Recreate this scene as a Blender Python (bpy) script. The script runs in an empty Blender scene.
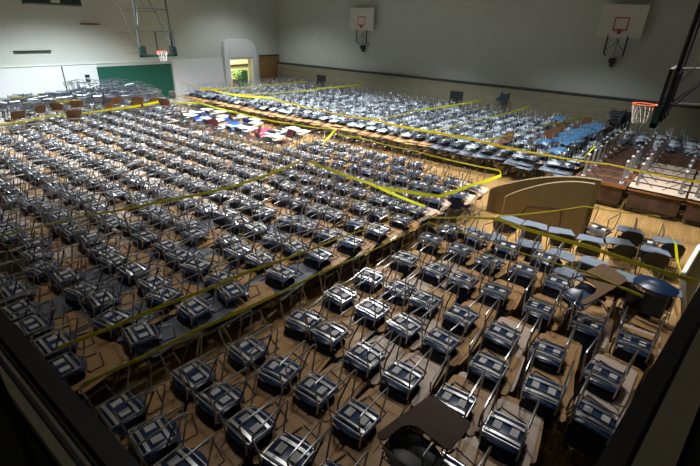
import bpy, math, random
import numpy as np
from mathutils import Vector, Matrix
random.seed(7)
PI = math.pi
SC = bpy.context.scene
COL = SC.collection
CZ = 5.0            # eye height above the gym floor

# ------------------------------------------------------------------ materials
M = {}
def mat(name, col, rough=.5, metal=0., noise=None, spec=.5, bump=0., coat=0., emit=None):
    m = bpy.data.materials.new(name); m.use_nodes = True
    nt = m.node_tree; b = nt.nodes['Principled BSDF']
    b.inputs['Base Color'].default_value = (*col, 1)
    b.inputs['Roughness'].default_value = rough
    b.inputs['Metallic'].default_value = metal
    b.inputs['Specular IOR Level'].default_value = spec
    b.inputs['Coat Weight'].default_value = coat
    if noise or bump:
        sc, amt = noise or (20, 0)
        tc = nt.nodes.new('ShaderNodeTexCoord'); n = nt.nodes.new('ShaderNodeTexNoise')
        n.inputs['Scale'].default_value = sc; n.inputs['Detail'].default_value = 4
        nt.links.new(tc.outputs['Object'], n.inputs['Vector'])
        if amt:
            mx = nt.nodes.new('ShaderNodeMix'); mx.data_type = 'RGBA'
            mx.inputs['A'].default_value = (*[c*(1-amt) for c in col], 1)
            mx.inputs['B'].default_value = (*[min(1, c*(1+amt)) for c in col], 1)
            nt.links.new(n.outputs['Fac'], mx.inputs['Factor'])
            nt.links.new(mx.outputs['Result'], b.inputs['Base Color'])
        if bump:
            bp = nt.nodes.new('ShaderNodeBump'); bp.inputs['Strength'].default_value = bump
            nt.links.new(n.outputs['Fac'], bp.inputs['Height']); nt.links.new(bp.outputs['Normal'], b.inputs['Normal'])
    if emit:
        b.inputs['Emission Color'].default_value = (*emit[:3], 1); b.inputs['Emission Strength'].default_value = emit[3]
    M[name] = m
    return m
def wood_mat(name, c1, c2, sx, sy, rough, plank=None):
    m = bpy.data.materials.new(name); m.use_nodes = True
    nt = m.node_tree; b = nt.nodes['Principled BSDF']; b.inputs['Roughness'].default_value = rough
    tc = nt.nodes.new('ShaderNodeTexCoord'); mp = nt.nodes.new('ShaderNodeMapping')
    mp.inputs['Scale'].default_value = (sx, sy, 1)
    n = nt.nodes.new('ShaderNodeTexNoise'); n.inputs['Scale'].default_value = 3; n.inputs['Detail'].default_value = 6
    nt.links.new(tc.outputs['Object'], mp.inputs['Vector']); nt.links.new(mp.outputs['Vector'], n.inputs['Vector'])
    r = nt.nodes.new('ShaderNodeValToRGB')
    r.color_ramp.elements[0].position = .3; r.color_ramp.elements[1].position = .7
    r.color_ramp.elements[0].color = (*c1, 1); r.color_ramp.elements[1].color = (*c2, 1)
    nt.links.new(n.outputs['Fac'], r.inputs['Fac'])
    out = r.outputs['Color']
    if plank:
        bt = nt.nodes.new('ShaderNodeTexBrick'); bt.inputs['Scale'].default_value = 1
        bt.inputs['Brick Width'].default_value = plank[0]; bt.inputs['Row Height'].default_value = plank[1]
        bt.inputs['Mortar Size'].default_value = .003
        bt.inputs['Color1'].default_value = (1, 1, 1, 1); bt.inputs['Color2'].default_value = (.78, .74, .7, 1)
        bt.inputs['Mortar'].default_value = (.35, .3, .25, 1)
        nt.links.new(tc.outputs['Object'], bt.inputs['Vector'])
        mx = nt.nodes.new('ShaderNodeMix'); mx.data_type = 'RGBA'; mx.blend_type = 'MULTIPLY'; mx.inputs['Factor'].default_value = 1
        nt.links.new(out, mx.inputs['A']); nt.links.new(bt.outputs['Color'], mx.inputs['B']); out = mx.outputs['Result']
    nt.links.new(out, b.inputs['Base Color'])
    M[name] = m
    return m
mat('steel', (.55, .56, .58), .3, 1., (60, .2))
mat('dark_steel', (.10, .10, .11), .35, .8)
mat('chrome_plate', (.78, .80, .84), .3, 1., (40, .25))
mat('blue_plastic', (.021, .050, .14), .3, 0, (15, .2))
mat('shell_shaded', (.006, .011, .026), .38)  # darker copy of the blue shell, shade put into the colour
mat('black_plastic', (.012, .013, .017), .4)
mat('pad_grey', (.62, .62, .64), .6, 0, (50, .15))
wood_mat('tablet_tan', (.40, .22, .09), (.56, .33, .15), 3, 30, .38)
wood_mat('tablet_beige_lit', (.60, .47, .38), (.72, .58, .48), 3, 30, .35)  # beige tone, also stands in for highlights on tan tablets
mat('tablet_grey', (.16, .175, .215), .35, 0, (30, .12))
mat('tablet_bluegrey', (.15, .18, .235), .35, 0, (30, .12))
wood_mat('tablet_walnut', (.045, .019, .007), (.085, .038, .014), 3, 25, .6)
wood_mat('tablet_oak', (.15, .085, .04), (.30, .18, .095), 2, 40, .8)
wood_mat('floor_wood', (.36, .215, .075), (.48, .30, .115), .5, 8, .45, (1.2, .057))
mat('wall_paint', (.55, .575, .53), .8, 0, (1.2, .06), bump=.02)
mat('white_panel', (.70, .71, .72), .7, 0, (2, .04))
mat('dark_trim', (.02, .02, .022), .5)
mat('bleacher_wood', (.22, .20, .13), .6, 0, (3, .15))
mat('green_pad', (.008, .095, .065), .55)
mat('dark_green', (.006, .05, .032), .5)
mat('ceil', (.25, .25, .24), .9)
mat('board_white', (.66, .64, .60), .5)
mat('orange', (.62, .10, .03), .5)
mat('orange_red', (.50, .07, .03), .5)
mat('net', (.62, .60, .55), .8)
mat('tape_yellow', (.88, .88, .01), .5)
mat('board_olive', (.22, .155, .065), .6, 0, (4, .12))
mat('board_edge', (.36, .26, .15), .6)
mat('stain_brown', (.10, .045, .02), .6)
wood_mat('table_brown', (.05, .025, .018), (.10, .055, .04), 6, 2, .4)
wood_mat('table_under', (.50, .38, .29), (.62, .48, .38), 3, 9, .6)
mat('table_edge', (.36, .15, .04), .5)
mat('leg_grey', (.25, .235, .24), .5, .2)
mat('cap_pale', (.62, .60, .66), .4)
mat('royal_blue', (.01, .07, .48), .45)
mat('sky_blue', (.06, .18, .36), .35)
mat('rose_red', (.42, .03, .08), .45)
mat('maroon', (.10, .015, .02), .45)
mat('off_white', (.62, .64, .68), .4)
mat('brown_back', (.14, .06, .025), .5, 0, (8, .3))
mat('rail_dark', (.026, .025, .023), .5)
mat('kerb', (.30, .27, .19), .8, 0, (14, .2))
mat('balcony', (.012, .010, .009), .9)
mat('room_yellow', (.80, .80, .58), .8)
mat('plant_green', (.12, .30, .07), .8)
mat('wood_panel', (.27, .15, .06), .6, 0, (5, .2))
mat('grey_metal', (.25, .27, .31), .35, .85)
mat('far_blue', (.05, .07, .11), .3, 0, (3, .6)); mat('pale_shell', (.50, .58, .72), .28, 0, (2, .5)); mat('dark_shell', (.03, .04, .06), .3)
mat('paper', (.75, .74, .7), .8)
m = mat('glass', (.75, .88, .84), .05); b = m.node_tree.nodes['Principled BSDF']
b.inputs['Transmission Weight'].default_value = 1; b.inputs['Alpha'].default_value = .25; b.inputs['IOR'].default_value = 1.1

# ------------------------------------------------------------------ mesh builder
class MB:
    def __init__(s): s.v = []; s.f = []
    def add(s, vs, fs):
        o = len(s.v); s.v += [tuple(v) for v in vs]; s.f += [tuple(i+o for i in f) for f in fs]; return s
    def box(s, x0, x1, y0, y1, z0, z1):
        vs = [(x, y, z) for x in (x0, x1) for y in (y0, y1) for z in (z0, z1)]
        return s.add(vs, [(0,1,3,2), (4,6,7,5), (0,4,5,1), (2,3,7,6), (0,2,6,4), (1,5,7,3)])
    def obox(s, c, ax, ay, az):      # centre and three half-axis vectors
        c, ax, ay, az = map(Vector, (c, ax, ay, az))
        vs = [c + i*ax + j*ay + k*az for i in (-1, 1) for j in (-1, 1) for k in (-1, 1)]
        return s.add(vs, [(0,1,3,2), (4,6,7,5), (0,4,5,1), (2,3,7,6), (0,2,6,4), (1,5,7,3)])
    def tube(s, pts, r, n=6, bend=0.):
        P = [Vector(p) for p in pts]
        if bend:
            Q = [P[0]]
            for a, p, c in zip(P, P[1:], P[2:]):
                d1 = (a-p).normalized(); d2 = (c-p).normalized()
                l = min(bend, (a-p).length*.45, (c-p).length*.45)
                Q += [p+d1*l, p+(d1+d2)*l*.28, p+d2*l]
            P = Q + [P[-1]]
        rings = []
        ref = None
        for i, p in enumerate(P):
            t = (P[min(i+1, len(P)-1)] - P[max(i-1, 0)]).normalized()
            if ref is None:
                ref = Vector((0, 0, 1)) if abs(t.z) < .9 else Vector((1, 0, 0))
            u = t.cross(ref)
            if u.length < 1e-4: u = t.orthogonal()
            u.normalize(); w = t.cross(u).normalized(); ref = -w if w.dot(ref) < 0 else w
            ref = (u.cross(t)).normalized()
            rings.append([p + r*(math.cos(2*PI*k/n)*u + math.sin(2*PI*k/n)*w) for k in range(n)])
        vs = [v for rg in rings for v in rg]
        fs = [(i*n+k, i*n+(k+1) % n, (i+1)*n+(k+1) % n, (i+1)*n+k) for i in range(len(P)-1) for k in range(n)]
        fs += [tuple(range(n))[::-1], tuple((len(P)-1)*n+k for k in range(n))]
        return s.add(vs, fs)
    def prism(s, poly, z0, z1):
        n = len(poly)
        vs = [(x, y, z0) for x, y in poly] + [(x, y, z1) for x, y in poly]
        return s.add(vs, [tuple(range(n))[::-1], tuple(range(n, 2*n))] + [(i, (i+1) % n, n+(i+1) % n, n+i) for i in range(n)])
    def shell(s, fn, nu, nv, th):
        """closed thick sheet: fn(u,v) -> (point); thickness along th vector"""
        th = Vector(th); g = [[Vector(fn(i/nu, j/nv)) for j in range(nv+1)] for i in range(nu+1)]
        N = (nu+1)*(nv+1); vs = [p for r in g for p in r] + [p+th for r in g for p in r]
        I = lambda i, j: i*(nv+1)+j
        fs = []
        for i in range(nu):
            for j in range(nv):
                q = (I(i, j), I(i+1, j), I(i+1, j+1), I(i, j+1)); fs.append(q); fs.append(tuple(a+N for a in q[::-1]))
        rim = [I(i, 0) for i in range(nu)] + [I(nu, j) for j in range(nv)] + [I(i, nv) for i in range(nu, 0, -1)] + [I(0, j) for j in range(nv, 0, -1)]
        for a, b in zip(rim, rim[1:]+rim[:1]): fs.append((b, a, a+N, b+N))
        return s.add(vs, fs)
    def mesh(s, name, m, smooth=False):
        me = bpy.data.meshes.new(name); me.from_pydata(s.v, [], s.f)
        if m: me.materials.append(M[m])
        if smooth:
            me.polygons.foreach_set('use_smooth', [True]*len(me.polygons))
            try: me.set_sharp_from_angle(angle=.7)
            except Exception: pass
        me.update(); return me
    def build(s, name, m, parent=None, smooth=False):
        o = bpy.data.objects.new(name, s.mesh(name, m, smooth)); COL.objects.link(o)
        if parent: o.parent = parent
        return o
def tag(o, label=None, cat=None, group=None, kind=None):
    if label: o['label'] = label
    if cat: o['category'] = cat
    if group: o['group'] = group
    if kind: o['kind'] = kind
    return o
def empty(name, loc=(0, 0, 0), rz=0, **k):
    o = bpy.data.objects.new(name, None); COL.objects.link(o); o.location = loc; o.rotation_euler = (0, 0, rz)
    o.empty_display_size = .1
    return tag(o, **k)
KIDS = {}
def copy_tree(o, parent=None):
    c = o.copy(); COL.objects.link(c); c.parent = parent
    for ch in KIDS.get(o.name, ()):
        d = ch.copy(); COL.objects.link(d); d.parent = c
        for g in KIDS.get(ch.name, ()):
            e = g.copy(); COL.objects.link(e); e.parent = d
    return c
def note(o):
    for c in o.children:
        KIDS.setdefault(o.name, []).append(c)
        for g in c.children: KIDS.setdefault(c.name, []).append(g)
def drop(o):
    for c in list(o.children):
        for g in list(c.children): bpy.data.objects.remove(g)
        bpy.data.objects.remove(c)
    bpy.data.objects.remove(o)
ORD = ['', 'first', 'second', 'third', 'fourth', 'fifth', 'sixth', 'seventh', 'eighth', 'ninth', 'tenth', 'eleventh', 'twelfth',
       'thirteenth', 'fourteenth', 'fifteenth', 'sixteenth', 'seventeenth', 'eighteenth', 'nineteenth', 'twentieth'] + ['twenty-'+x for x in
       ('first', 'second', 'third', 'fourth', 'fifth', 'sixth', 'seventh', 'eighth', 'ninth')]
def struct(o): o['kind'] = 'structure'; return o

# ------------------------------------------------------------------ student desk (local frame: upright, faces +X)
H_SEAT, H_TAB = .45, .625
def seat_fn(u, v):
    # u along X (back to front), v along Y
    x = -.195 + .41*u; y = (v-.5)*.45
    k = abs(2*v-1); x = x*(1-.10*k**3) + (0.0)
    z = H_SEAT - .020*math.sin(PI*u)*(1-k*k*.4) + .022*max(0, (.25-u)/.25)**2 + .022*k**3 + .03*max(0, (u-.75)/.25)**2
    return (x + (.05 if u > .5 else -.035)*abs(2*u-1)*(1-k*k), y, z)
def back_fn(u, v):
    y = (v-.5)*.42; k = abs(2*v-1)
    z = .53 + .24*u - .03*u*k**3
    return (-.215 - .10*u + .035*k*k, y, z)
def tablet_poly(side, fine=True):
    p = [(.20, -.10), (.20, .23), (.24, .27), (.62, .25), (.66, .20), (.66, -.22), (.61, -.29), (.10, -.33), (-.16, -.34),
         (-.20, -.31), (-.20, -.27), (-.16, -.235), (.08, -.225), (.16, -.18)]
    if not fine: p = [(.20, -.12), (.20, .26), (.64, .25), (.66, -.27), (-.19, -.34), (-.19, -.24), (.08, -.22)]
    p = [(x, y*side) for x, y in p]
    return p[::-1] if side == 1 else p
def runner_pts(s):
    y = .215*s
    return [(-.22, y*.95, H_SEAT+.10), (-.21, y, H_SEAT-.03), (-.285, y*1.07, .014), (.29, y*1.07, .014), (.17, y, H_SEAT-.03)]
def desk_parts(side, lod=0, tub=6):
    """dict of part name -> list of builders"""
    n = tub; P = {}
    g = (6, 6) if lod == 0 else ((3, 3) if lod == 1 else (3, 2))
    a = MB().shell(seat_fn, *g, (0, 0, -.010)); P['seat'] = [a]
    P['backrest'] = [MB().shell(back_fn, 2 if lod else 4, 2 if lod else 6, (-.012, 0, 0))]
    for s in (-1, 1):
        P.setdefault('leg_frame', []).append(MB().tube(runner_pts(s), .0115, n, 0 if lod else .05))
    b = MB()
    # seat-pan ring and cross straps under the shell
    z = H_SEAT - .045
    if lod < 2: b.tube([(-.19, -.215, z), (.18, -.215, z), (.18, .215, z), (-.19, .215, z), (-.19, -.215, z)], .012, n)
    for x in (-.125, .105):
        b.shell(lambda u, v, x=x: (x-.02+.04*u, (v-.5)*.40, H_SEAT-.038-.012*(1-(2*v-1)**2)), 1, 4 if lod == 0 else 1, (0, 0, -.006))
    P['seat_bracket'] = [b]
    P['mounting_pad'] = [MB().box(-.06, .06, y-.045, y+.045, H_SEAT-.052, H_SEAT-.03) for y in ((-.10, .10) if lod < 2 else (0.,))]
    P['tablet'] = [MB().prism(tablet_poly(side, lod == 0), H_TAB-.009, H_TAB+.009)]
    t = MB()
    sy = .30*side*1
    t.tube([(.14, sy*.73, .05), (.02, sy, .40), (.0, sy, H_TAB-.02), (.46, sy*.6, H_TAB-.02)], .0115, n, 0 if lod else .05)
    if lod < 2: t.tube([(.50, sy*.6, H_TAB-.02), (.42, -sy*.5, H_TAB-.02), (.24, -sy*.5, H_TAB-.02), (.2, sy*.6, H_TAB-.02)], .008, n)
    P['tablet_support'] = [t]
    if lod < 2: P['crossbar'] = [MB().tube([(-.245, -.22, .24), (-.245, .22, .24)], .009, n)]
    return P
MATS = dict(seat='blue_plastic', backrest='blue_plastic', leg_frame='steel', seat_bracket='chrome_plate', mounting_pad='pad_grey',
            tablet='tablet_tan', tablet_support='dark_steel', crossbar='dark_steel')
PROTO = {}
_mesh = {}
def desk_proto(side, tab, shell='blue_plastic', no_tab=False, simple=False, wide=False):
    key = (side, tab, shell, no_tab, simple, wide)
    if key in PROTO: return PROTO[key]
    r = empty('student_desk')
    for nm, bs in desk_parts(-side if False else side).items():
        if no_tab and nm.startswith('tablet'): continue
        if simple and nm in ('mounting_pad', 'crossbar', 'seat_bracket'): continue
        mm = dict(MATS, tablet=tab, seat=shell, backrest='shell_shaded' if shell == 'blue_plastic' else shell)[nm]  # backrests behind blue seats take the colour with shade in it
        if wide and nm == 'tablet': bs = [MB().prism([(.12, -.30), (.48, -.24), (.50, .20), (.44, .26), (.12, .30)], H_TAB+.02, H_TAB+.038)]
        if wide and nm == 'backrest': bs = [MB().shell(lambda u, v: (-.2-.12*u+.06*abs(2*v-1)**2, (v-.5)*(.50-.06*u), .46+.40*u-.10*u*abs(2*v-1)**4), 5, 6, (-.02, 0, 0))]
        for i, b in enumerate(bs):
            k = (side, nm, i, mm, wide)
            if k not in _mesh: _mesh[k] = b.mesh(nm, mm, nm not in ('tablet', 'mounting_pad'))
            o = bpy.data.objects.new(nm, _mesh[k]); COL.objects.link(o); o.parent = r
    bpy.context.view_layer.update(); note(r)
    PROTO[key] = r
    return r
TOPZ = 2*H_TAB + .020        # inverted desk: z' = TOPZ - z
def place(proto, x, y, z, yaw, inv, label, tilt=0., roll=0., cat='desk', group='student desks crowded across the gym floor'):
    c = copy_tree(proto)
    c.matrix_world = desk_matrix(x, y, z, yaw, inv, tilt, roll)
    tag(c, label, cat, group)
    return c
def desk_matrix(x, y, z, yaw, inv, tilt=0., roll=0.):
    m = Matrix.Translation((x, y, z)) @ Matrix.Rotation(yaw, 4, 'Z') @ Matrix.Rotation(tilt, 4, 'Y') @ Matrix.Rotation(roll, 4, 'X')
    if inv: m = m @ Matrix.Translation((0, 0, TOPZ)) @ Matrix.Rotation(PI, 4, 'X')
    return m

# ------------------------------------------------------------------ camera
AX = np.array([[.61667896, -.32478337, .71709332], [-.7866384, -.28908951, .54555227]])
Xc, Yc = Vector(AX[0]), Vector(AX[1]); Zc = Xc.cross(Yc)
# image axes (right, down, forward) expressed in world coordinates
right = Vector((Xc[0], Yc[0], 0)); down = Vector((Xc[1], Yc[1], 0)); fwd = Vector((Xc[2], Yc[2], 0))
cd = bpy.data.cameras.new('camera'); cam = bpy.data.objects.new('camera', cd); COL.objects.link(cam)
cd.sensor_width = 36; cd.lens = 432.07*36/700; cd.clip_start = .02; cd.clip_end = 200
cam.matrix_world = Matrix(((right.x, -down.x, -fwd.x, 0), (right.y, -down.y, -fwd.y, 0), (.0301179, .9005237, .4337625, CZ), (0, 0, 0, 1)))
SC.camera = cam
def pix(x, y, z):
    d = (x, y, z-CZ)
    c = [d[0]*AX[0][i] + d[1]*AX[1][i] + d[2]*[.03011785, -.90052375, -.43376249][i] for i in range(3)]
    if c[2] < .2: return (-999, -999)
    return 350+432.07*c[0]/c[2], 233+432.07*c[1]/c[2]
def in_view(x, y, z, m=0):
    a, b = pix(x, y, z)
    return -m < a < 700+m and -m < b < 466+m

# ------------------------------------------------------------------ the gym shell
WX, WY, HT = 25.75, 27.3, 8.6
X0, Y0 = -3.0, -8.0
struct(MB().box(X0, WX+1.6, Y0, WY+4.5, -.1, 0).build('floor', 'floor_wood'))
struct(MB().box(X0, WX+.3, Y0, WY+.3, HT, HT+.1).build('ceiling', 'ceil'))
struct(MB().box(WX, WX+.25, Y0, WY+.3, 0, HT).build('wall_side', 'wall_paint'))
struct(MB().box(X0-.25, X0, Y0, WY+.3, 0, HT).build('wall_balcony', 'wall_paint'))
struct(MB().box(X0, WX, Y0-.25, Y0, 0, HT).build('wall_near', 'wall_paint'))
DX0, DX1, DZ = 20.75, 22.8, 2.5
w = MB().box(X0, DX0, WY, WY+.25, 0, HT).box(DX1, WX, WY, WY+.25, 0, HT).box(DX0, DX1, WY, WY+.25, DZ, HT)
struct(w.build('wall_end', 'wall_paint'))
# door surround with rounded shoulder, projecting from the end wall
ar = [(DX0-.45, 0)]
ar += [(DX0-.45, 3.35), (DX0-.35, 3.72), (DX0+.1, 3.85)]
ar += [(DX1-.35, 3.85), (DX1+.05, 3.72), (DX1+.33, 3.35), (DX1+.42, 2.9), (DX1+.42, 0), (DX1, 0), (DX1, DZ), (DX0, DZ), (DX0, 0)]
s = MB(); n = len(ar)
vs = [(x, WY-.3, z) for x, z in ar] + [(x, WY, z) for x, z in ar]
s.add(vs, [tuple(range(n)), tuple(range(n, 2*n))[::-1]] + [(i, n+i, n+(i+1) % n, (i+1) % n) for i in range(n)])
struct(s.build('trim_doorway', 'white_panel'))
struct(MB().box(DX0, DX1, WY-.33, WY-.302, DZ+.12, DZ+.9).build('trim_header', 'white_panel'))
# lit vestibule beyond the opening
v = MB().box(DX0-1.2, DX0-1.1, WY+.25, WY+4, 0, 3.2).box(DX1+4.1, DX1+4.2, WY+.25, WY+4, 0, 3.2).box(DX0-1.2, DX1+4.2, WY+4, WY+4.1, 0, 3.2).box(DX0-1.2, DX1+4.2, WY+.25, WY+4.1, 3.2, 3.3)
struct(v.build('wall_vestibule', 'room_yellow'))
struct(MB().box(DX0-1.1, DX1+4.1, WY+3.7, WY+4, 1.62, 1.74).build('trim_vestibule', 'dark_trim'))
tag(MB().box(24.2, 24.8, WY+2.8, WY+3.4, 0, 1.35).build('cabinet', 'dark_green'), 'dark cabinet inside the yellow lit doorway', 'cabinet')
pl = empty('potted_plant', (22.3, WY+1.3, 0), label='green leafy plant just inside the lit doorway', cat='plant')
lf = MB()
for i in range(60):
    a = random.uniform(0, 2*PI); r = random.uniform(.05, .7); z = random.uniform(.9, 1.6); c = Vector((r*math.cos(a), r*math.sin(a)*.6, z))
    lf.obox(c, Vector((.11, .02, random.uniform(-.05, .08))), Vector((-.01, .04, .01)), (0, 0, .004))
lf.build('foliage', 'plant_green', pl); MB().prism([(.22*math.cos(k*PI/6), .22*math.sin(k*PI/6)) for k in range(12)], 0, .9).build('pot', 'brown_back', pl)
# wood panelling in the corner, wainscot panels, wall ledges
wp = empty('wood_partition', (24.6, WY-.05, 0), label='brown wood panel filling the corner beside the doorway', cat='panel')
MB().box(-.95, 1.1, -.05, .02, 0, 2.65).build('panel', 'wood_panel', wp); MB().box(-.95, 1.1, -.08, .03, 2.65, 2.72).build('top_rail', 'dark_trim', wp)
for i, (a, b) in enumerate(((-.5, 6.4), (6.43, 9.9), (9.93, 11.7))):
    struct(MB().box(a, b, WY-.05, WY, 0, 2.55).build('trim_%d' % (i+1), 'white_panel'))
struct(MB().box(9.89, 9.94, WY-.07, WY-.05, 0, 2.55).build('trim_4', 'dark_trim'))
struct(MB().box(16.4, 20.3, WY-.05, WY, 0, 2.6).build('trim_5', 'white_panel'))
struct(MB().box(X0, 20.3, WY-.045, WY, 2.6, 2.64).build('trim_6', 'white_panel'))
tag(MB().box(7.95, 9.6, WY-.12, WY, 3.29, 3.35).build('wall_ledge', 'dark_trim'), 'thin dark ledge on white end wall below the scoreboard', 'ledge')
tag(MB().box(11.35, 12.3, WY-.12, WY, 4.58, 4.65).build('wall_ledge', 'brown_back'), 'short brown ledge on white end wall nearer the hanging hoop', 'ledge')
for z, l in ((1.99, 'upper'), (1.77, 'lower')):
    tag(MB().box(10.98, 11.22, WY-.09, WY-.05, z-.07, z+.07).build('wall_outlet', 'dark_trim'), '%s dark socket plate on white panel beside the green pad' % l, 'socket')
for x, z in ((13.9, 4.2), (14.0, 3.55), (14.0, 3.1)):
    struct(MB().box(x-.5, x+.5, WY-.012, WY, z, z+.012).build('trim_seam', 'dark_trim'))
gp = empty('wall_pad', (14, WY-.03, 0), label='long dark green crash pad on the end wall under the hoop', cat='wall pad')
for i in range(1):
    MB().box(-2.28, 2.25, -.07, 0, .38, 2.38).build('padding', 'green_pad', gp)
MB().box(-2.31, 2.28, -.03, .02, .34, 2.42).build('backing', 'dark_green', gp)
# scoreboard
sb = empty('scoreboard', (10.2, WY, 5.44), label='dark green scoreboard high on the white end wall', cat='scoreboard')
MB().box(-1.3, 1.32, -.25, 0, .06, 1.5).build('case', 'dark_green', sb); MB().box(-1.32, 1.34, -.28, 0, -.0, .06).build('bottom_frame', 'leg_grey', sb)
MB().box(-.12, .28, -.28, -.25, .12, .26).build('label_plate', 'board_white', sb)
for i in range(5):
    if i != 2: MB().box(-1.15+i*.5, -.82+i*.5, -.27, -.25, .12, .3).build('display', 'dark_trim', sb)
# folded bleachers along the side wall
bl = empty('folded_bleachers', (WX, 12, 0), label='folded tan bleachers with a black top edge along the side wall', cat='bleachers')
b = MB(); 
segs = [(-19.9, 14.95)]
for a, c in segs:
    for k in range(5): b.box(-.56+.01*k, -.08, a, c, .1+.4*k, .1+.4*k+.393)
b.build('bleacher_front', 'bleacher_wood', bl)
MB().box(-.52, -.02, -19.9, 14.95, 2.08, 2.17).build('top_edge', 'dark_trim', bl)
MB().box(-.10, -.02, -19.9, 15.0, 0, 2.1).build('backing', 'bleacher_wood', bl)
MB().box(-.36, -.03, 14.95, 15.15, .0, 2.17).build('end_post', 'dark_trim', bl)
for c in (-9.3, -.5, 10.3): MB().box(-.60, -.1, c-.40, c+.40, 0, 1.62).build('dark_gap', 'dark_trim', bl)  # dark boxes stand in for shaded openings in the bleacher front

# ------------------------------------------------------------------ wall-mounted hoops on the side wall
def wall_hoop(y, zb, h, label):
    r = empty('wall_basketball_hoop', (WX, y, zb), label=label, cat='basketball hoop', group='wall hoops')
    MB().box(-.42, -.36, -.94, .94, 0, h).build('backboard', 'board_white', r)
    f = MB(); zi = .33*h/1.35
    for a in ((-.30, -.25, zi, zi+.5), (.25, .30, zi, zi+.5), (-.30, .30, zi-.02, zi+.03), (-.30, .30, zi+.47, zi+.52)): f.box(-.43, -.421, *a)
    f.build('target_square', 'orange_red', r)
    rim = MB(); rim.tube([(-.70+.23*math.cos(t*PI/8), .23*math.sin(t*PI/8), .28) for t in range(17)], .014, 6)
    rim.box(-.48, -.42, -.08, .08, .16, .31); rim.build('rim', 'orange_red', r)
    br = MB()
    for s in (-1, 1):
        br.tube([(-.40, .42*s, .1), (-.36, .42*s, -.72)], .035, 6)
        br.tube([(-.36, .42*s, -.72), (-.02, .36*s, -.8)], .03, 6); br.tube([(-.38, .42*s, 0), (-.02, .42*s, .0)], .03, 6)
        br.tube([(-.3, .4*s, -.55), (-.25, .12*s, -.35), (-.25, .04*s, -.08)], .014, 6)
    br.build('bracket', 'dark_trim', r)
    c = MB(); c.tube([(-.2, 0, 0), (-.2, 0, -.95)], .02, 6); c.build('crank_rod', 'leg_grey', r)
    c = MB(); c.box(-.3, -.02, -.13, .13, -1.12, -.9); c.box(-.22, -.02, -.07, .07, -1.3, -1.1); c.build('winch', 'dark_trim', r)
wall_hoop(18.9, 4.68, 1.35, 'white wall-mounted basketball backboard in the middle of the side wall')
wall_hoop(3.85, 4.84, 1.38, 'white wall-mounted basketball backboard above the stacked tables')
def tiny(y, z): struct(MB().box(WX-.03, WX, y-.05, y+.05, z-.04, z+.04).build('trim_plate', 'leg_grey'))
tiny(23.0, 4.05)

# ------------------------------------------------------------------ glass hoops hanging from the ceiling
def hanging_hoop(x, y, s, label, zb=3.33, back=2.3, black=False):
    r = empty('hanging_basketball_hoop', (x, y, 0), label=label, cat='basketball hoop', group='ceiling-hung hoops')
    w = .915
    MB().box(-w, w, -.02, .02, zb+.02, zb+1.07).build('backboard_glass', 'glass', r)
    f = MB()
    for a in ((-w-.03, -w+.03, zb, zb+1.1), (w-.03, w+.03, zb, zb+1.1), (-w, w, zb-.02, zb+.05), (-w, w, zb+1.04, zb+1.1)): f.box(a[0], a[1], -.035, .035, a[2], a[3])
    f.build('backboard_frame', 'dark_trim' if black else 'grey_metal', r)
    p = MB().box(-w-.07, w+.07, -.06, .06, zb-.1, zb+.0)
    for q in (-1, 1): p.box(q*w-.07, q*w+.07, -.06, .06, zb-.1, zb+.36)
    p.build('edge_padding', 'dark_green', r)
    rim = MB(); rim.tube([(.23*math.cos(t*PI/10), s*(.36+.23*math.sin(t*PI/10)), 3.53 if zb > 3.2 else 3.4) for t in range(21)], .013, 6)
    rim.box(-.09, .09, min(0, s*.14), max(0, s*.14), 3.40, 3.55); rim.build('rim', 'orange', r)
    n = MB()
    for k in range(12):
        a = k*PI/6
        for dk in (1, -1):
            n.tube([((.23-.10*t)*math.cos(a+dk*t*.8), s*(.36)+(.23-.10*t)*math.sin(a+dk*t*.8), 3.52-.45*t) for t in (0, .33, .66, 1)], .006, 3)
    n.build('net', 'net', r)
    m = MB()
    for q in (-1, 1):
        m.tube([(q*.86, -s*.10, zb+.15), (q*.80, -s*.15, HT)], .045, 8)
    m.build('mast', 'dark_trim', r)
    m = MB()
    for q in (-1, 1):
        m.tube([(q*.9, -s*.10, zb+.2), (q*.85, -s*back*1.6, HT)], .022, 6)
    m.tube([(-.86, -s*.12, 5.4), (.82, -s*.12, 5.4)], .025, 6)
    m.tube([(-.88, -s*.12, 4.0), (.1, -s*1.4, 6.2)], .012, 6); m.tube([(.88, -s*.12, 4.0), (-.1, -s*1.4, 6.2)], .012, 6)
    m.tube([(-.87, -s*1.1, 5.3), (.87, -s*1.1, 5.3)], .02, 6)
    m.build('brace', 'dark_steel', r)
    m = MB().tube([(0, -s*.05, zb+.1), (0, -s*.05, zb+1.05)], .03, 6); m.build('centre_strut', 'dark_trim', r)
    for q in (-1, 1): MB().box(q*.74-.07, q*.74+.07, -.10, -.03, zb+.05, zb+.4).obox((q*.74, -s*.08, zb+.22), (.05, 0, 0), (0, .05, 0), (0, 0, .2)).build('mount_pad', 'dark_trim', r)
    return r
hanging_hoop(12.56, 22, -1, 'glass backboard with orange rim hanging before the white end wall', zb=3.36)
rh = hanging_hoop(12.5, .62, 1, 'glass backboard seen edge-on beside the stacked tables', zb=3.28, black=True)
fr = MB()
for q in (-.3, .3): fr.tube([(q, -.12, 3.3), (q, -.12, 4.4)], .04, 6)
for z in (3.45, 4.3): fr.tube([(-.95, -.12, z), (.95, -.12, z)], .035, 6)
for z in (3.6, 4.35): fr.tube([(0, -.1, z), (0, -1.3, z+.1)], .035, 6)
fr.tube([(-.6, -1.2, 3.6), (.6, -1.2, 3.6), (.6, -1.2, 4.4), (-.6, -1.2, 4.4), (-.6, -1.2, 3.6)], .03, 6)
fr.build('support_frame', 'dark_steel', rh)

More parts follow.
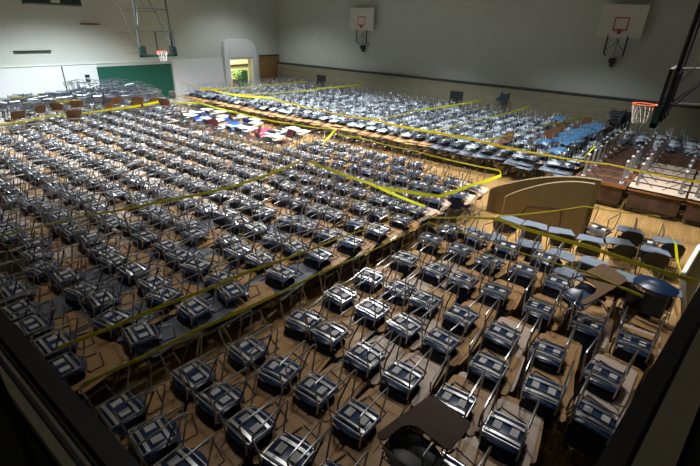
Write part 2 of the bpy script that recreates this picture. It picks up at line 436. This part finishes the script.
# ------------------------------------------------------------------ balcony and its railings
def rail_run(name, origin, rz, length, label, g):
    r = empty(name, origin, rz, label=label, cat='railing')      # runs along local +Y; g = which local X side the gym is on
    def bx(x0, x1, *a): return MB().box(min(g*x0, g*x1), max(g*x0, g*x1), *a)
    bx(-.026, 0, 0, length, 1.03, 1.06).build('top_rail', 'rail_dark', r)
    MB().tube([(-g*.012, 0, .955), (-g*.012, length, .955)], .006, 6).build('middle_rail', 'rail_dark', r)
    MB().tube([(-g*.012, 0, .87), (-g*.012, length, .87)], .006, 6).build('lower_rail', 'rail_dark', r)
    for k in range(int(length/2)+1): bx(-.022, -.004, k*2+1.2, k*2+1.225, -.1, 1.03).build('post', 'rail_dark', r)
    return r
ZB = 3.45
rail_run('balcony_railing', (.128, 0, ZB), 0, 16, 'dark metal balcony railing running towards the end wall', 1)
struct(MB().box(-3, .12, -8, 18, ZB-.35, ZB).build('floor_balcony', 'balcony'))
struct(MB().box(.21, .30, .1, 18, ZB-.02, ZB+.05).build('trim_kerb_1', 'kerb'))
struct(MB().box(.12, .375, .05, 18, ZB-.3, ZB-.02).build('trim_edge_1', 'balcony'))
rr = -PI/2 - .14
r2 = rail_run('balcony_railing', (.10, .024, ZB), rr, 14, 'dark metal balcony railing running towards the stacked tables', -1)
def rbox(x0, x1, y0, y1, z0, z1, name, m):
    o = MB().box(x0, x1, y0, y1, z0, z1).build(name, m); o.location = (.10, .024, 0); o.rotation_euler = (0, 0, rr); return struct(o)
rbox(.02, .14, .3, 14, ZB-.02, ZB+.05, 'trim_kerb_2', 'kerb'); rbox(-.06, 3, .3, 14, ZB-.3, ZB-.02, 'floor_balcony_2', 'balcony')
# ------------------------------------------------------------------ near block of desk stacks (measured rows)
A_ROWS = [(1.26, [4.12, 3.52, 2.98]), (2.05, [3.98, 3.40, 2.84, 2.28, 1.70]), (2.86, [3.84, 3.24, 2.64, 2.00, .85]), (3.77, [3.72, 3.20, 2.56, 1.96, 1.24, .62]),
          (4.64, [3.72, 3.08, 2.46, 1.88, 1.16, .48, -.08]), (5.42, [3.68, 3.08, 2.56, 1.92, 1.28, .60, -.08]),
          (6.42, [3.56, 2.92, 2.36, 1.76, 1.04, .36, -.30]), (7.42, [3.60, 2.92, 2.28, 1.64, 1.00]), (8.20, [3.5, 2.86, 2.22, 1.50])]
tan_up = desk_proto(1, 'tablet_tan'); beige_up = desk_proto(1, 'tablet_beige_lit'); grey_up = desk_proto(1, 'tablet_grey')
TABN = {'tablet_tan': 'tan', 'tablet_beige_lit': 'lit beige', 'tablet_grey': 'grey', 'tablet_walnut': 'dark walnut'}
n_ind = 0
for ri, (X_, ys) in enumerate(A_ROWS):
    for ci, y in enumerate(ys):
        x = X_*1.05 + random.uniform(-.03, .03); y *= 1.04; yaw = random.gauss(0, .07)
        t = 'tablet_beige_lit' if (ri, ci) in ((4, 2), (5, 1), (3, 3), (4, 6), (3, 5), (5, 6)) or random.random() < .1 else 'tablet_tan'  # beige picks include tablets with a highlight put into the colour
        lab = 'near block, %s row from balcony, %s from taped aisle' % (ORD[ri+1], ORD[ci+1])
        place(desk_proto(-1, t), x, y, 0, yaw, True, 'upturned desk, %s tablet, %s' % (TABN[t], lab), tilt=random.gauss(0, .02), roll=random.gauss(0, .02))
        t2 = 'tablet_beige_lit' if random.random() < .15 else 'tablet_tan'
        place(desk_proto(1, t2), x+.13, y-.03, 0, yaw+random.gauss(0, .05), False, 'upright desk under upturned one, %s' % lab)
        n_ind += 2
# loose upright desks set on top of the near block
place(desk_proto(-1, 'tablet_walnut', 'black_plastic'), 2.76, 1.22, .66, -.15, False, 'upright black desk with big dark walnut tablet atop the near block', tilt=.0)
place(desk_proto(1, 'tablet_oak'), 7.30, .48, .66, -.66, False, 'upright blue bucket desk with wood-grain tablet atop the near block', tilt=-.42)
DOME = True
for (x, y) in ((7.35, .42), (8.25, -.25), (7.4, -.4), (8.1, .5), (2.75, 1.2)):
    place(desk_proto(1, 'tablet_tan', 'black_plastic'), x, y, 0, random.gauss(0, .1), False, 'upright dark desk supporting a loose upright desk atop the near block', group='dark desks under the loose desks')
# grey-tablet desks with black shells, upright, between near block and curved panels
GT = [(9.05, 3.85), (9.3, 3.25), (9.45, 2.6), (9.5, 1.95), (9.45, 1.35), (9.55, .7), (9.6, .05), (9.3, -.55), (10.6, 2.85), (10.7, 2.2), (10.75, 1.55), (10.85, .95),
      (10.95, .35), (11.15, -.3), (11.9, -.5), (12.0, .3), (8.75, 1.0), (8.9, .35)]
gd = desk_proto(1, 'tablet_bluegrey', 'black_plastic', wide=True)
for i, (x, y) in enumerate(GT):
    row = 'front' if i < 8 or i in (15, 16, 17) else 'back'
    k = i+1 if i < 8 else (i-7 if i < 15 else i-6)
    place(gd, x-.42+random.gauss(0, .08), y+.05, 0, random.gauss(0, .33), False, 'upright black desk with grey tablet, %s row, %s from the curved panels end' % (row, ORD[k]))
# two bare chairs upturned on the open floor
for (x, y, rz, l) in ((12.45, 1.1, -.25, 'nearer the curved panels'), (12.35, .05, .1, 'nearer the balcony railing')):
    q = place(desk_proto(1, 'tablet_tan', 'black_plastic', no_tab=True), x, y, -.50, rz, True, 'bare upturned black chair on the open floor %s' % l, cat='chair', group='bare chairs on the open floor')
    q.matrix_world = q.matrix_world @ Matrix.Diagonal((1.25, 1.25, 1.15, 1))

# ------------------------------------------------------------------ long block beyond the aisle
def b_limit(x):          # aisle side of the long block
    if x < 8.3: return 5.45 - .11*x
    if x < 10.5: return 4.55
    return 4.3
def a_free(x, y): return True
cands = []
rx = 1.25; row = 0
while rx < 12.9:
    row += 1; y = b_limit(rx) + .25; c = 0
    if rx > 12.0: y = max(y, 7.0)
    while y < 22.3 + (.02*rx):
        c += 1
        if not (rx > 10.6 and 11.9 < y < 19.2):
            cands.append((row, c, rx+random.gauss(0, .06), y+random.gauss(0, .04)))
        y += .62
    rx += .88
def b_tab(x, y):
    p = random.random()
    if y < 8.2 and x < 6: return 'tablet_grey' if p < .55 else 'tablet_tan'
    if y < 9: return 'tablet_grey' if p < .15 else ('tablet_beige_lit' if p < .3 else 'tablet_tan')
    return 'tablet_beige_lit' if p < .55 else 'tablet_tan'  # far tablets: highlights put into the colour as a larger beige share
vis = [q for q in cands if in_view(q[2], q[3], .9, 25)]
vis.sort(key=lambda q: (q[2]**2 + q[3]**2))
N_UP, N_LOW = 125, 45
stuff = []                         # (x, y, yaw, inverted, tablet, shell)
for i, (row, c, x, y) in enumerate(vis):
    t = b_tab(x, y); yaw = random.gauss(.03, .08); yaw2 = yaw + random.gauss(0, .06)
    t2 = b_tab(x, y)
    messy = y < 8 and x < 7
    if messy: yaw += random.gauss(0, .12)
    if i < N_UP:
        lab = 'long block, %s row out from balcony, %s from aisle' % (ORD[row], ORD[c])
        place(desk_proto(-1, t), x, y, 0, yaw, True, 'upturned desk, %s tablet, %s' % (TABN[t], lab), tilt=random.gauss(0, .03), roll=random.gauss(0, .03))
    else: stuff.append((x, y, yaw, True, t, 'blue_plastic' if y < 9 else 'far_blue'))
    if i < N_LOW:
        lab = 'long block, %s row out from balcony, %s from aisle' % (ORD[row], ORD[c])
        place(desk_proto(1, t2), x+.13, y-.03, 0, yaw2, False, 'upright desk beneath, %s' % lab)
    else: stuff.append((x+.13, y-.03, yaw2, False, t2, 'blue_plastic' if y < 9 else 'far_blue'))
# ------------------------------------------------------------------ far block against the side wall
x = 16.35
while x < 25.0:
    y = -1.5 if x > 21.2 else (2.9 if x > 16 else 2.9)
    while y < 26.2:
        xx, yy = x+random.gauss(0, .05), y+random.gauss(0, .05)
        if in_view(xx, yy, 1.0, 60) and not (x > 20.2 and y > 25.6):
            p = random.random()
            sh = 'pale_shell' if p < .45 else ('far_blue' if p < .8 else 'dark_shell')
            first = x < 17
            t = ('tablet_bluegrey' if yy < 8 else 'tablet_tan') if first else random.choice(['tablet_bluegrey', 'tablet_bluegrey', 'tablet_grey', 'tablet_beige_lit'])
            stuff.append((xx, yy, PI+random.gauss(0, .12), True, t, sh))
            if first: stuff.append((xx-.1, yy, PI+random.gauss(0, .05), False, t, sh))
            elif random.random() < .3: stuff.append((xx-.1, yy, PI+random.gauss(0, .05), False, t, sh))
        y += .60
    x += .74
LOD = desk_parts(1, 2, 3)
lod_np = []
for nm, bs in LOD.items():
    for b in bs:
        if nm == 'tablet': b = MB().prism(tablet_poly(1, False), H_TAB-.009, H_TAB+.009)
        lod_np.append((nm, np.array(b.v), b.f))
mats_used = []; VV = []; loops = []; starts = []; tots = []; midx = []; nv = 0; nl = 0
flat = []
for nm, va, fs in lod_np:
    flat.append((nm, va, np.array([i for f_ in fs for i in f_]), np.array([len(f_) for f_ in fs])))
for (x, y, yaw, inv, t, sh) in stuff:
    mm = np.array(desk_matrix(x, y, 0, yaw, inv, random.gauss(0, .03), random.gauss(0, .03)))
    for nm, va, li, lt in flat:
        mname = dict(MATS, tablet=t, seat=sh, backrest='shell_shaded')[nm]
        if mname not in mats_used: mats_used.append(mname)
        VV.append((va*np.array([1, -1 if inv else 1, 1])) @ mm[:3, :3].T + mm[:3, 3]); loops.append(li + nv); tots.append(lt); midx.append(np.full(len(lt), mats_used.index(mname)))
        nv += len(va)
VV = np.concatenate(VV).astype(np.float32); loops = np.concatenate(loops).astype(np.int32); tots = np.concatenate(tots).astype(np.int32); midx = np.concatenate(midx).astype(np.int32)
starts = np.concatenate([[0], np.cumsum(tots)[:-1]]).astype(np.int32)
me = bpy.data.meshes.new('student_desks_far'); me.vertices.add(len(VV)); me.vertices.foreach_set('co', VV.ravel())
me.loops.add(len(loops)); me.loops.foreach_set('vertex_index', loops); me.polygons.add(len(tots)); me.polygons.foreach_set('loop_start', starts)
try: me.polygons.foreach_set('loop_total', tots)
except Exception: pass
for mname in mats_used: me.materials.append(M[mname])
me.polygons.foreach_set('material_index', midx); me.update(calc_edges=True); me.validate()
so = bpy.data.objects.new('student_desks', me); COL.objects.link(so)
tag(so, 'hundreds of smaller distant student desks massed towards the far walls', 'desks', 'student desks crowded across the gym floor', 'stuff')
print('individual', n_ind, 'vis', len(vis), 'stuff', len(stuff), 'verts', len(VV))

# ------------------------------------------------------------------ coloured shells at the far edge of the long block
def shell_chair(x, y, z, rz, m, size, label, group, inv=False, back=True):
    r = empty('shell_chair', (x, y, z), rz, label=label, cat='chair', group=group)
    def f(u, v):
        px = (-.25+.5*u)*size; k = abs(2*v-1)
        return (px, (v-.5)*.5*size, .46 - .03*math.sin(PI*u) + .05*k*k*(-1 if inv else 1) - .12*max(0, (u-.7)/.3)**2)
    MB().shell(f, 5, 5, (0, 0, -.012)).build('seat', m, r, True)
    if back: MB().shell(lambda u, v: ((-.26-.08*u+.05*abs(2*v-1)**2)*size, (v-.5)*.46*size, .5+.33*u-.05*u*abs(2*v-1)**3), 4, 5, (-.012, 0, 0)).build('backrest', m, r, True)
    for s in (-1, 1): MB().tube([(-.3, .2*s*size, .6), (-.22, .21*s, .40), (-.28, .23*s, .01), (.28, .23*s, .01), (.2, .21*s, .40)], .012, 5).build('leg_frame', 'steel', r)
    return r
cc = [(12.35, 18.7, 'royal_blue'), (12.3, 18.0, 'royal_blue'), (12.75, 17.6, 'royal_blue'), (12.35, 16.4, 'royal_blue'), (12.1, 15.6, 'royal_blue'),
      (12.6, 14.5, 'rose_red'), (12.3, 13.9, 'rose_red'), (11.5, 13.9, 'maroon'), (11.9, 12.5, 'maroon'), (11.4, 13.2, 'off_white'), (11.0, 15.5, 'off_white'),
      (11.4, 15.0, 'off_white'), (11.5, 16.7, 'off_white'), (12.3, 15.0, 'off_white'), (12.2, 17.2, 'off_white'), (12.9, 16.8, 'off_white'), (11.4, 17.5, 'dark_shell'),
      (11.4, 14.4, 'off_white'), (12.8, 15.6, 'off_white'), (12.1, 13.2, 'off_white'), (12.7, 13.3, 'off_white'), (11.3, 18.4, 'off_white'), (12.7, 19.2, 'off_white'),
      (11.0, 16.1, 'maroon'), (11.2, 12.5, 'dark_shell'), (12.6, 12.5, 'off_white'), (11.9, 19.2, 'dark_shell'), (12.8, 18.4, 'off_white')]
CN = dict(royal_blue='bright blue', rose_red='rose red', maroon='dark maroon', off_white='off-white', dark_shell='dark navy', sky_blue='sky blue', brown_back='brown wood')
cnt = {}
tot = {m_: sum(1 for q in cc if q[2] == m_) for _, _, m_ in cc}
for x, y, m_ in sorted(cc, key=lambda q: -q[1]):
    cnt[m_] = cnt.get(m_, 0)+1
    big = m_ in ('royal_blue', 'rose_red')
    if m_ in ('off_white', 'dark_shell'):
        place(desk_proto(1, 'off_white', 'dark_shell'), x, y, .35, random.uniform(-.3, .3), False, '%s desk by the middle aisle, %s %s one from the end wall' % (CN[m_], ORD[cnt[m_]], CN[m_])); continue
    shell_chair(x, y, .35, random.uniform(-.5, .5)+PI, m_, 1.5 if big else 1.05, '%s shell chair by the middle aisle, %s %s one from the end wall' % (CN[m_], ORD[cnt[m_]], CN[m_]), 'coloured chairs beside the middle aisle', inv=True, back=not big)
# blue shells and brown backs at the near end of the far block
dm = empty('domed_chair', (8.12, -.34, 0), -.25, label='big domed dark blue round seat on top beside the balcony railing', cat='chair')
def dome(u, v):
    a = 2*PI*v; r = u
    return (.25*r*math.copysign(abs(math.cos(a))**.8, math.cos(a)), .33*r*math.copysign(abs(math.sin(a))**.8, math.sin(a)), 1.30-.10*r*r)
MB().shell(dome, 6, 24, (0, 0, -.02)).build('seat', 'blue_plastic', dm, True)
MB().shell(lambda u, v: (-.30-.06*u+.05*abs(2*v-1)**2, (v-.5)*.56, .78+.40*u), 4, 6, (-.015, 0, 0)).build('backrest', 'shell_shaded', dm, True)
for q in (-1, 1): MB().tube([(.2, .27*q, 1.2), (.24, .28*q, .70), (-.28, .28*q, .70), (-.2, .27*q, 1.2)], .014, 6, .05).build('leg_frame', 'steel', dm)
for i, (x, y) in enumerate([(18.9, 3.7), (20.1, 3.75), (21.2, 3.6), (22.9, 3.4), (16.9, 3.5), (17.9, 4.3), (23.6, 5.2)]):
    shell_chair(x, y, .75, random.uniform(-.3, .3)+PI*.9, 'sky_blue', (1.9 if i < 4 else 1.1), 'sky blue shell chair atop the far block, %s from the middle aisle' % ORD[sorted([18.9, 20.1, 21.2, 22.9, 16.9, 17.9, 23.6]).index(x)+1], 'sky blue chairs on the far block', inv=True, back=False)
for i, (x, y) in enumerate([(17.0, 5.6), (18.4, 4.5), (19.4, 4.5), (20.4, 4.5), (23.0, 4.0)]):
    shell_chair(x, y, .6, PI*.8, 'brown_back', 1.0, 'brown wooden chair among blue shells, %s from the middle aisle' % ORD[i+1], 'brown chairs in the far block')
place(desk_proto(1, 'tablet_tan', 'black_plastic'), 22.6, 2.5, .8, .6, True, 'black desk tipped over on top beside the side wall bleachers', tilt=.7)
shell_chair(24.9, 2.9, 1.1, PI, 'dark_shell', 1.3, 'dark round-backed chair against the bleachers under the wall hoop', 'dark chairs against the bleachers')
shell_chair(24.9, 8.6, 1.1, PI, 'dark_shell', 1.1, 'dark round-backed chair against the middle of the bleachers', 'dark chairs against the bleachers')
# brown wooden chairs standing up out of the long block, far end
bb = [(6.6, 22.0), (8.4, 22.4), (9.9, 22.1), (10.3, 20.4), (7.3, 20.0), (8.9, 20.9), (11.2, 20.9), (5.6, 21.2), (11.6, 20.2), (7.6, 22.1), (10.9, 21.6)]
for i, (x, y) in enumerate(sorted(bb)):
    shell_chair(x, y, .75, PI/2+random.uniform(-1, 1), 'brown_back', 1.15, 'brown wooden chair upright near the grey heap, %s from the balcony side' % ORD[i+1], 'brown chairs before the grey heap')
# ------------------------------------------------------------------ heap of bare grey metal chairs at the end wall
hp = MB()
for s in (-1, 1): hp.tube([(-.28, .19*s, .84), (-.22, .21*s, .40), (-.28, .23*s, .01), (.28, .23*s, .01), (.2, .21*s, .42)], .016, 4)
hp.tube([(-.3, -.2, .80), (-.3, .2, .80)], .016, 4); hp.tube([(.27, -.23, .02), (.27, .23, .02)], .016, 4)
hmesh = hp.mesh('frame', 'grey_metal')
hs = MB().shell(lambda u, v: (-.2+.4*u, (v-.5)*.4, .43), 1, 1, (0, 0, -.02)).shell(lambda u, v: (-.27-.03*u, (v-.5)*.36, .55+.22*u), 1, 1, (-.015, 0, 0)).mesh('seat', 'grey_metal')
first = None
for lay in range(4):
    for ix in range(20):
        for iy in range(6):
            x = 4.0+ix*.47+random.gauss(0, .07); y = 22.6+iy*.68+random.gauss(0, .1)
            if x > 13: continue
            if lay < 2 and iy > 1 and ix < 18: continue
            if lay == 3 and (random.random() < .25 or not (9.5 < x < 12.4)): continue
            if y < 24.0-.22*(x-4): continue
            o = empty('metal_chair', (0, 0, 0), label='bare grey metal chair tangled in the heap against the end wall', cat='chair', group='grey metal chairs heaped by the end wall')
            inv = lay % 2
            o.matrix_world = Matrix.Translation((x, y, lay*.36)) @ Matrix.Rotation(random.gauss(PI/2, .25), 4, 'Z') @ (Matrix.Translation((0, 0, .82)) @ Matrix.Rotation(PI+random.gauss(0, .1), 4, 'X') if inv else Matrix.Rotation(random.gauss(0, .08), 4, 'X'))
            for nm, mesh in (('frame', hmesh), ('seat', hs)):
                q = bpy.data.objects.new(nm, mesh); COL.objects.link(q); q.parent = o
# ------------------------------------------------------------------ curved wooden panels
def panel(x, ya, yb, h0, h1, label, stain):
    r = empty('curved_panel', (x, yb, 0), label=label, cat='wooden panel', group='curved wooden panels')
    poly = [(0, 0), (ya-yb, 0)]
    L = ya-yb
    for k in range(17):
        t = k/16; poly.append((L*(1-t), h0+(h1-h0)*math.sin(t*PI/2)**.9))
    def ring(o): return [(o, yy, zz) for yy, zz in poly]
    m_ = MB(); n = len(poly); m_.add(ring(0)+ring(.045), [tuple(range(n)), tuple(range(n, 2*n))[::-1]]+[(i, n+i, n+(i+1) % n, (i+1) % n) for i in range(n)])
    m_.build('board', 'board_olive', r)
    e = MB(); e.tube([(.022, yy, zz+.012) for yy, zz in poly[2:]], .028, 5); e.tube([(.022, L+.01, 0), (.022, L+.01, h0)], .028, 5); e.build('edge_band', 'board_edge', r)
    if stain:
        m_ = MB(); m_.tube([(-.004, L*.78, .25), (-.004, L*.70, .62), (-.004, L*.28, .78), (-.004, L*.26, .3)], .018, 4, .08); m_.build('stain_outline', 'stain_brown', r)
panel(12.3, 4.12, 1.35, .70, 1.60, 'rear and longer of two curved olive wooden panels on edge', False)
panel(11.85, 3.50, 1.42, .74, 1.60, 'front curved olive wooden panel with a dark outlined patch', True)

# ------------------------------------------------------------------ tables: upright below, upturned above
def table_proto(top, under, inv, modesty=False):
    r = empty('folding_table')
    MB().box(-.33, .33, -.72, .72, .70, .735).build('tabletop', top, r)
    e = MB(); 
    for a in ((-.345, -.33, -.735, .735), (.33, .345, -.735, .735), (-.33, .33, -.735, -.72), (-.33, .33, .72, .735)): e.box(*a, .695, .74)
    e.build('edge_band', 'table_edge' if top == 'table_brown' else 'dark_trim', r)
    for sx in (-.05, .05):
        for sy in (-.55, .55):
            l = MB().box(sx-.028, sx+.028, sy-.035, sy+.035, .03, .70).build('leg', 'leg_grey', r)
            MB().box(sx-.045, sx+.045, sy-.035, sy+.035, .0, .03).build('foot_cap', 'cap_pale', l)
    b = MB()
    for sy in (-.55, .55):
        b.box(-.15, .15, sy-.06, sy+.045, .685, .70)
    b.build('leg_plate', 'cap_pale', r)
    if modesty: MB().box(-.30, -.285, -.66, .66, .16, .695).build('modesty_panel', 'table_brown', r)
    for sy in (-1, 1): MB().tube([(-.05, .55*sy, .30), (.0, .55*sy, .35), (0, .12*sy, .69)], .012, 5).build('brace', 'dark_steel', r)
    bpy.context.view_layer.update(); note(r); return r
tb, tu = table_proto('table_brown', 0, 0), table_proto('table_under', 0, 0)
tm = table_proto('table_brown', 0, 0, True)
for ry in range(3):
    for rxi in range(8):
        x = 15.55+rxi*.80; y = 1.7-ry*1.5 - .03*rxi
        if not in_view(x, y, 1.2, 40): continue
        brown = ry == 0 or rxi > 4
        kd = 'brown' if brown else 'pale tan'
        pr = tb if brown else tu
        col_ = ('column by the curved panels', 'middle column', 'column by the railing')[ry]
        for inv in (0, 1):
            c = copy_tree(pr if inv else tm)
            m4 = Matrix.Translation((x, y, 0)) @ Matrix.Rotation(random.gauss(0, .03), 4, 'Z')
            if inv: m4 = m4 @ Matrix.Translation((0, 0, .745*2)) @ Matrix.Rotation(PI, 4, 'X')
            c.matrix_world = m4
            tag(c, '%s %s table, legs %s, %s, %s row from the middle aisle' % (('upright', 'upturned')[inv], kd if inv else 'brown', ('down', 'up')[inv], col_, ORD[rxi+1]), 'table', 'stacked folding tables')
drop(tb); drop(tu); drop(tm)

# ------------------------------------------------------------------ dark green cart edge by the railing
bd = empty('green_board', (10.35, -1.12, 0), label='dark green board with white edge leaning by the railing', cat='board')
MB().box(-.85, .85, -.03, .03, .2, .95).build('board', 'dark_green', bd)
e = MB()
for a in ((-.9, .9, .95, 1.01), (-.9, .9, .14, .2)): e.box(a[0], a[1], -.04, .04, a[2], a[3])
for q in (-.9, .85): e.box(q, q+.05, -.04, .04, 0, 1.01)
e.build('frame', 'board_white', bd); bd.rotation_euler = (-.30, 0, -.12)

# ------------------------------------------------------------------ caution tape
def tape(pts, label, sag=.04, z=1.415, w=.034):
    P = []
    Q = [Vector(p if len(p) == 3 else (*p, z)) for p in pts]
    for a, b in zip(Q, Q[1:]):
        n = max(2, int((b-a).length/.6))
        for k in range(n):
            t = k/n; p = a.lerp(b, t); p.z -= sag*min(1, (b-a).length/3)*4*t*(1-t); P.append(p)
    P.append(Q[-1])
    m_ = MB(); vs = []; tw = 0
    for i, p in enumerate(P):
        d = (P[min(i+1, len(P)-1)]-P[max(i-1, 0)]); d.normalize(); s = d.cross(Vector((0, 0, 1))).normalized()
        tw = 1.0 + .35*math.sin(i*.37+len(pts)); a = (s*math.cos(tw)+Vector((0, 0, 1))*math.sin(tw))*w; nn = d.cross(a).normalized()*.0015
        vs += [p-a-nn, p+a-nn, p+a+nn, p-a+nn]
    fs = []
    for i in range(len(P)-1):
        for k in range(4): fs.append((i*4+k, i*4+(k+1) % 4, i*4+4+(k+1) % 4, i*4+4+k))
    fs += [(3, 2, 1, 0), tuple(len(vs)-4+k for k in range(4))]
    m_.add(vs, fs); o = m_.build('caution_tape', 'tape_yellow'); tag(o, label, 'tape', 'yellow caution tape')
tape([(1.1, 5.17), (2.32, 5.02), (3.76, 4.84), (5.66, 4.53), (8.11, 4.1), (8.53, 5.91), (8.9, 8.31)], 'yellow tape edging the long block along the near aisle, turning back at the corner')
tape([(1.04, 4.35), (2.4, 4.2), (4.44, 3.96), (7.39, 3.62), (7.39, 2.77), (7.37, .63), (7.15, -.2)], 'yellow tape edging the near block beside the aisle then turning across it')
tape([(7.61, 3.75), (8.17, 3.13), (8.51, 2.67), (8.42, .79), (8.23, -.84)], 'yellow tape across the near block far edge over the grey tablets', w=.045)
tape([(8.66, 2.66), (10.61, 1.36), (11.13, -.08)], 'thin yellow tape crossing in front of the curved panels', w=.025)
tape([(11.13, -.08, 1.35), (10.9, -.5, 1.0), (10.6, -.62, .75), (9.9, -.75, .75)], 'loose yellow tape end hanging over the grey desk near the railing', w=.05)
tape([(1.66, 9.11), (2.89, 8.99), (4.34, 8.58), (6.08, 8.21), (8.7, 8.51)], 'yellow tape crossing the middle of the long block from the balcony', w=.04)
tape([(4.61, 19.39), (6.28, 19.85), (8.66, 19.75), (11.26, 20.26)], 'yellow tape across the long block in front of brown chairs', w=.06)
tape([(6.23, 25.0), (7.88, 24.75), (7.78, 22.56), (8.57, 22.22)], 'yellow tape wrapped in front of the grey chair heap', w=.06, z=1.5)
tape([(13.04, 25.72), (12.41, 22.22)], 'yellow tape over the end of the grey chair heap by the green pad', w=.05, z=1.5)
tape([(11.56, 19.62), (12.48, 18.82), (12.16, 15.93), (12.12, 12.76), (12.67, 10.47), (12.1, 10.6, 1.0)], 'yellow tape along the middle aisle beside the coloured chairs', w=.045)
tape([(12.09, 9.89), (12.27, 9.07), (12.1, 6.77), (11.97, 3.84), (11.53, 3.65), (10.16, 3.94), (8.9, 4.16), (8.69, 4.78), (8.45, 5.67)], 'yellow tape along the middle aisle to the curved panels then back', w=.04)
tape([(16.17, 26.3), (15.26, 19.85), (16.05, 17.81), (15.2, 13.17), (15.28, 10.61), (15.0, 7.73), (15.09, 6.29), (14.68, 3.44), (14.97, 1.55), (14.8, -.69)], 'long yellow tape along the front edge of the far block and the tables', w=.05)
tape([(15.04, 22.52), (16.98, 22.05), (22.64, 21.42)], 'yellow tape across the far block nearest the end wall', w=.05)
tape([(15.26, 19.85), (18.43, 18.72), (21.4, 18.54), (25.0, 18.19)], 'yellow tape across the far block, second from the end wall', w=.05)
tape([(15.28, 10.61), (18.98, 10.44), (22.81, 9.8), (25.0, 9.62)], 'yellow tape across the middle of the far block to the bleachers', w=.05)
tape([(15.0, 7.73), (17.73, 7.45), (24.22, 6.9)], 'yellow tape across the far block, second from the blue shells', w=.05)
tape([(15.12, 5.62), (20.0, 4.72), (23.33, 4.04)], 'yellow tape across the far block beside the blue shells', w=.05)
tape([(15.09, 2.36), (17.23, 2.4), (20.98, 1.9)], 'yellow tape between the blue shells and the stacked tables', w=.05)
for p in list(PROTO.values()): drop(p)

# ------------------------------------------------------------------ light
wd = bpy.data.worlds.new('world'); SC.world = wd; wd.use_nodes = True
wd.node_tree.nodes['Background'].inputs['Color'].default_value = (.5, .6, .8, 1); wd.node_tree.nodes['Background'].inputs['Strength'].default_value = .0
def spot(x, y, e, ang=120, col=(1, .985, .94), size=.35, z=8.3, blend=.6, aim=None):
    l = bpy.data.lights.new('ceiling_or_fill_lamp', 'SPOT'); l.energy = e; l.color = col; l.spot_size = math.radians(ang); l.spot_blend = blend; l.shadow_soft_size = size
    o = bpy.data.objects.new('ceiling_or_fill_lamp', l); COL.objects.link(o); o.location = (x, y, z)
    if aim: o.rotation_euler = (Vector(aim)-Vector((x, y, z))).to_track_quat('-Z', 'Y').to_euler()
spot(9.5, 21.2, 7000, 122, (.88, .97, 1)); spot(12, 15, 4300, 120); spot(18, 20, 3000, 108, (.86, .94, 1)); spot(18.6, 12, 4000, 108, (.88, .95, 1)); spot(12.5, 8.5, 3000, 116)
spot(19.5, 4.5, 1700, 108, (.9, .96, 1)); spot(13, .9, 4300, 78, blend=.8); spot(20.5, 23.2, 900, 118, (.9, .97, 1)); spot(3, 21, 900, 115, (.93, .98, 1)); spot(6, 13, 500, 100); spot(8.3, 2.4, 1050, 92, blend=.9); spot(4.2, 5.2, 260, 95, blend=.9); spot(1.2, 1.5, 40, 120)  # doorway-corner spot and weak balcony spot are added as fill
pt = bpy.data.lights.new('vestibule_lamp', 'POINT'); pt.energy = 330; pt.color = (1, .97, .7); pt.shadow_soft_size = .3
o = bpy.data.objects.new('vestibule_lamp', pt); COL.objects.link(o); o.location = (23.2, WY+1.8, 2.9)

SC.view_settings.view_transform = 'Standard'; SC.view_settings.look = 'None'; SC.view_settings.gamma = 1; SC.view_settings.exposure = 0; SC.view_settings.use_curve_mapping = False
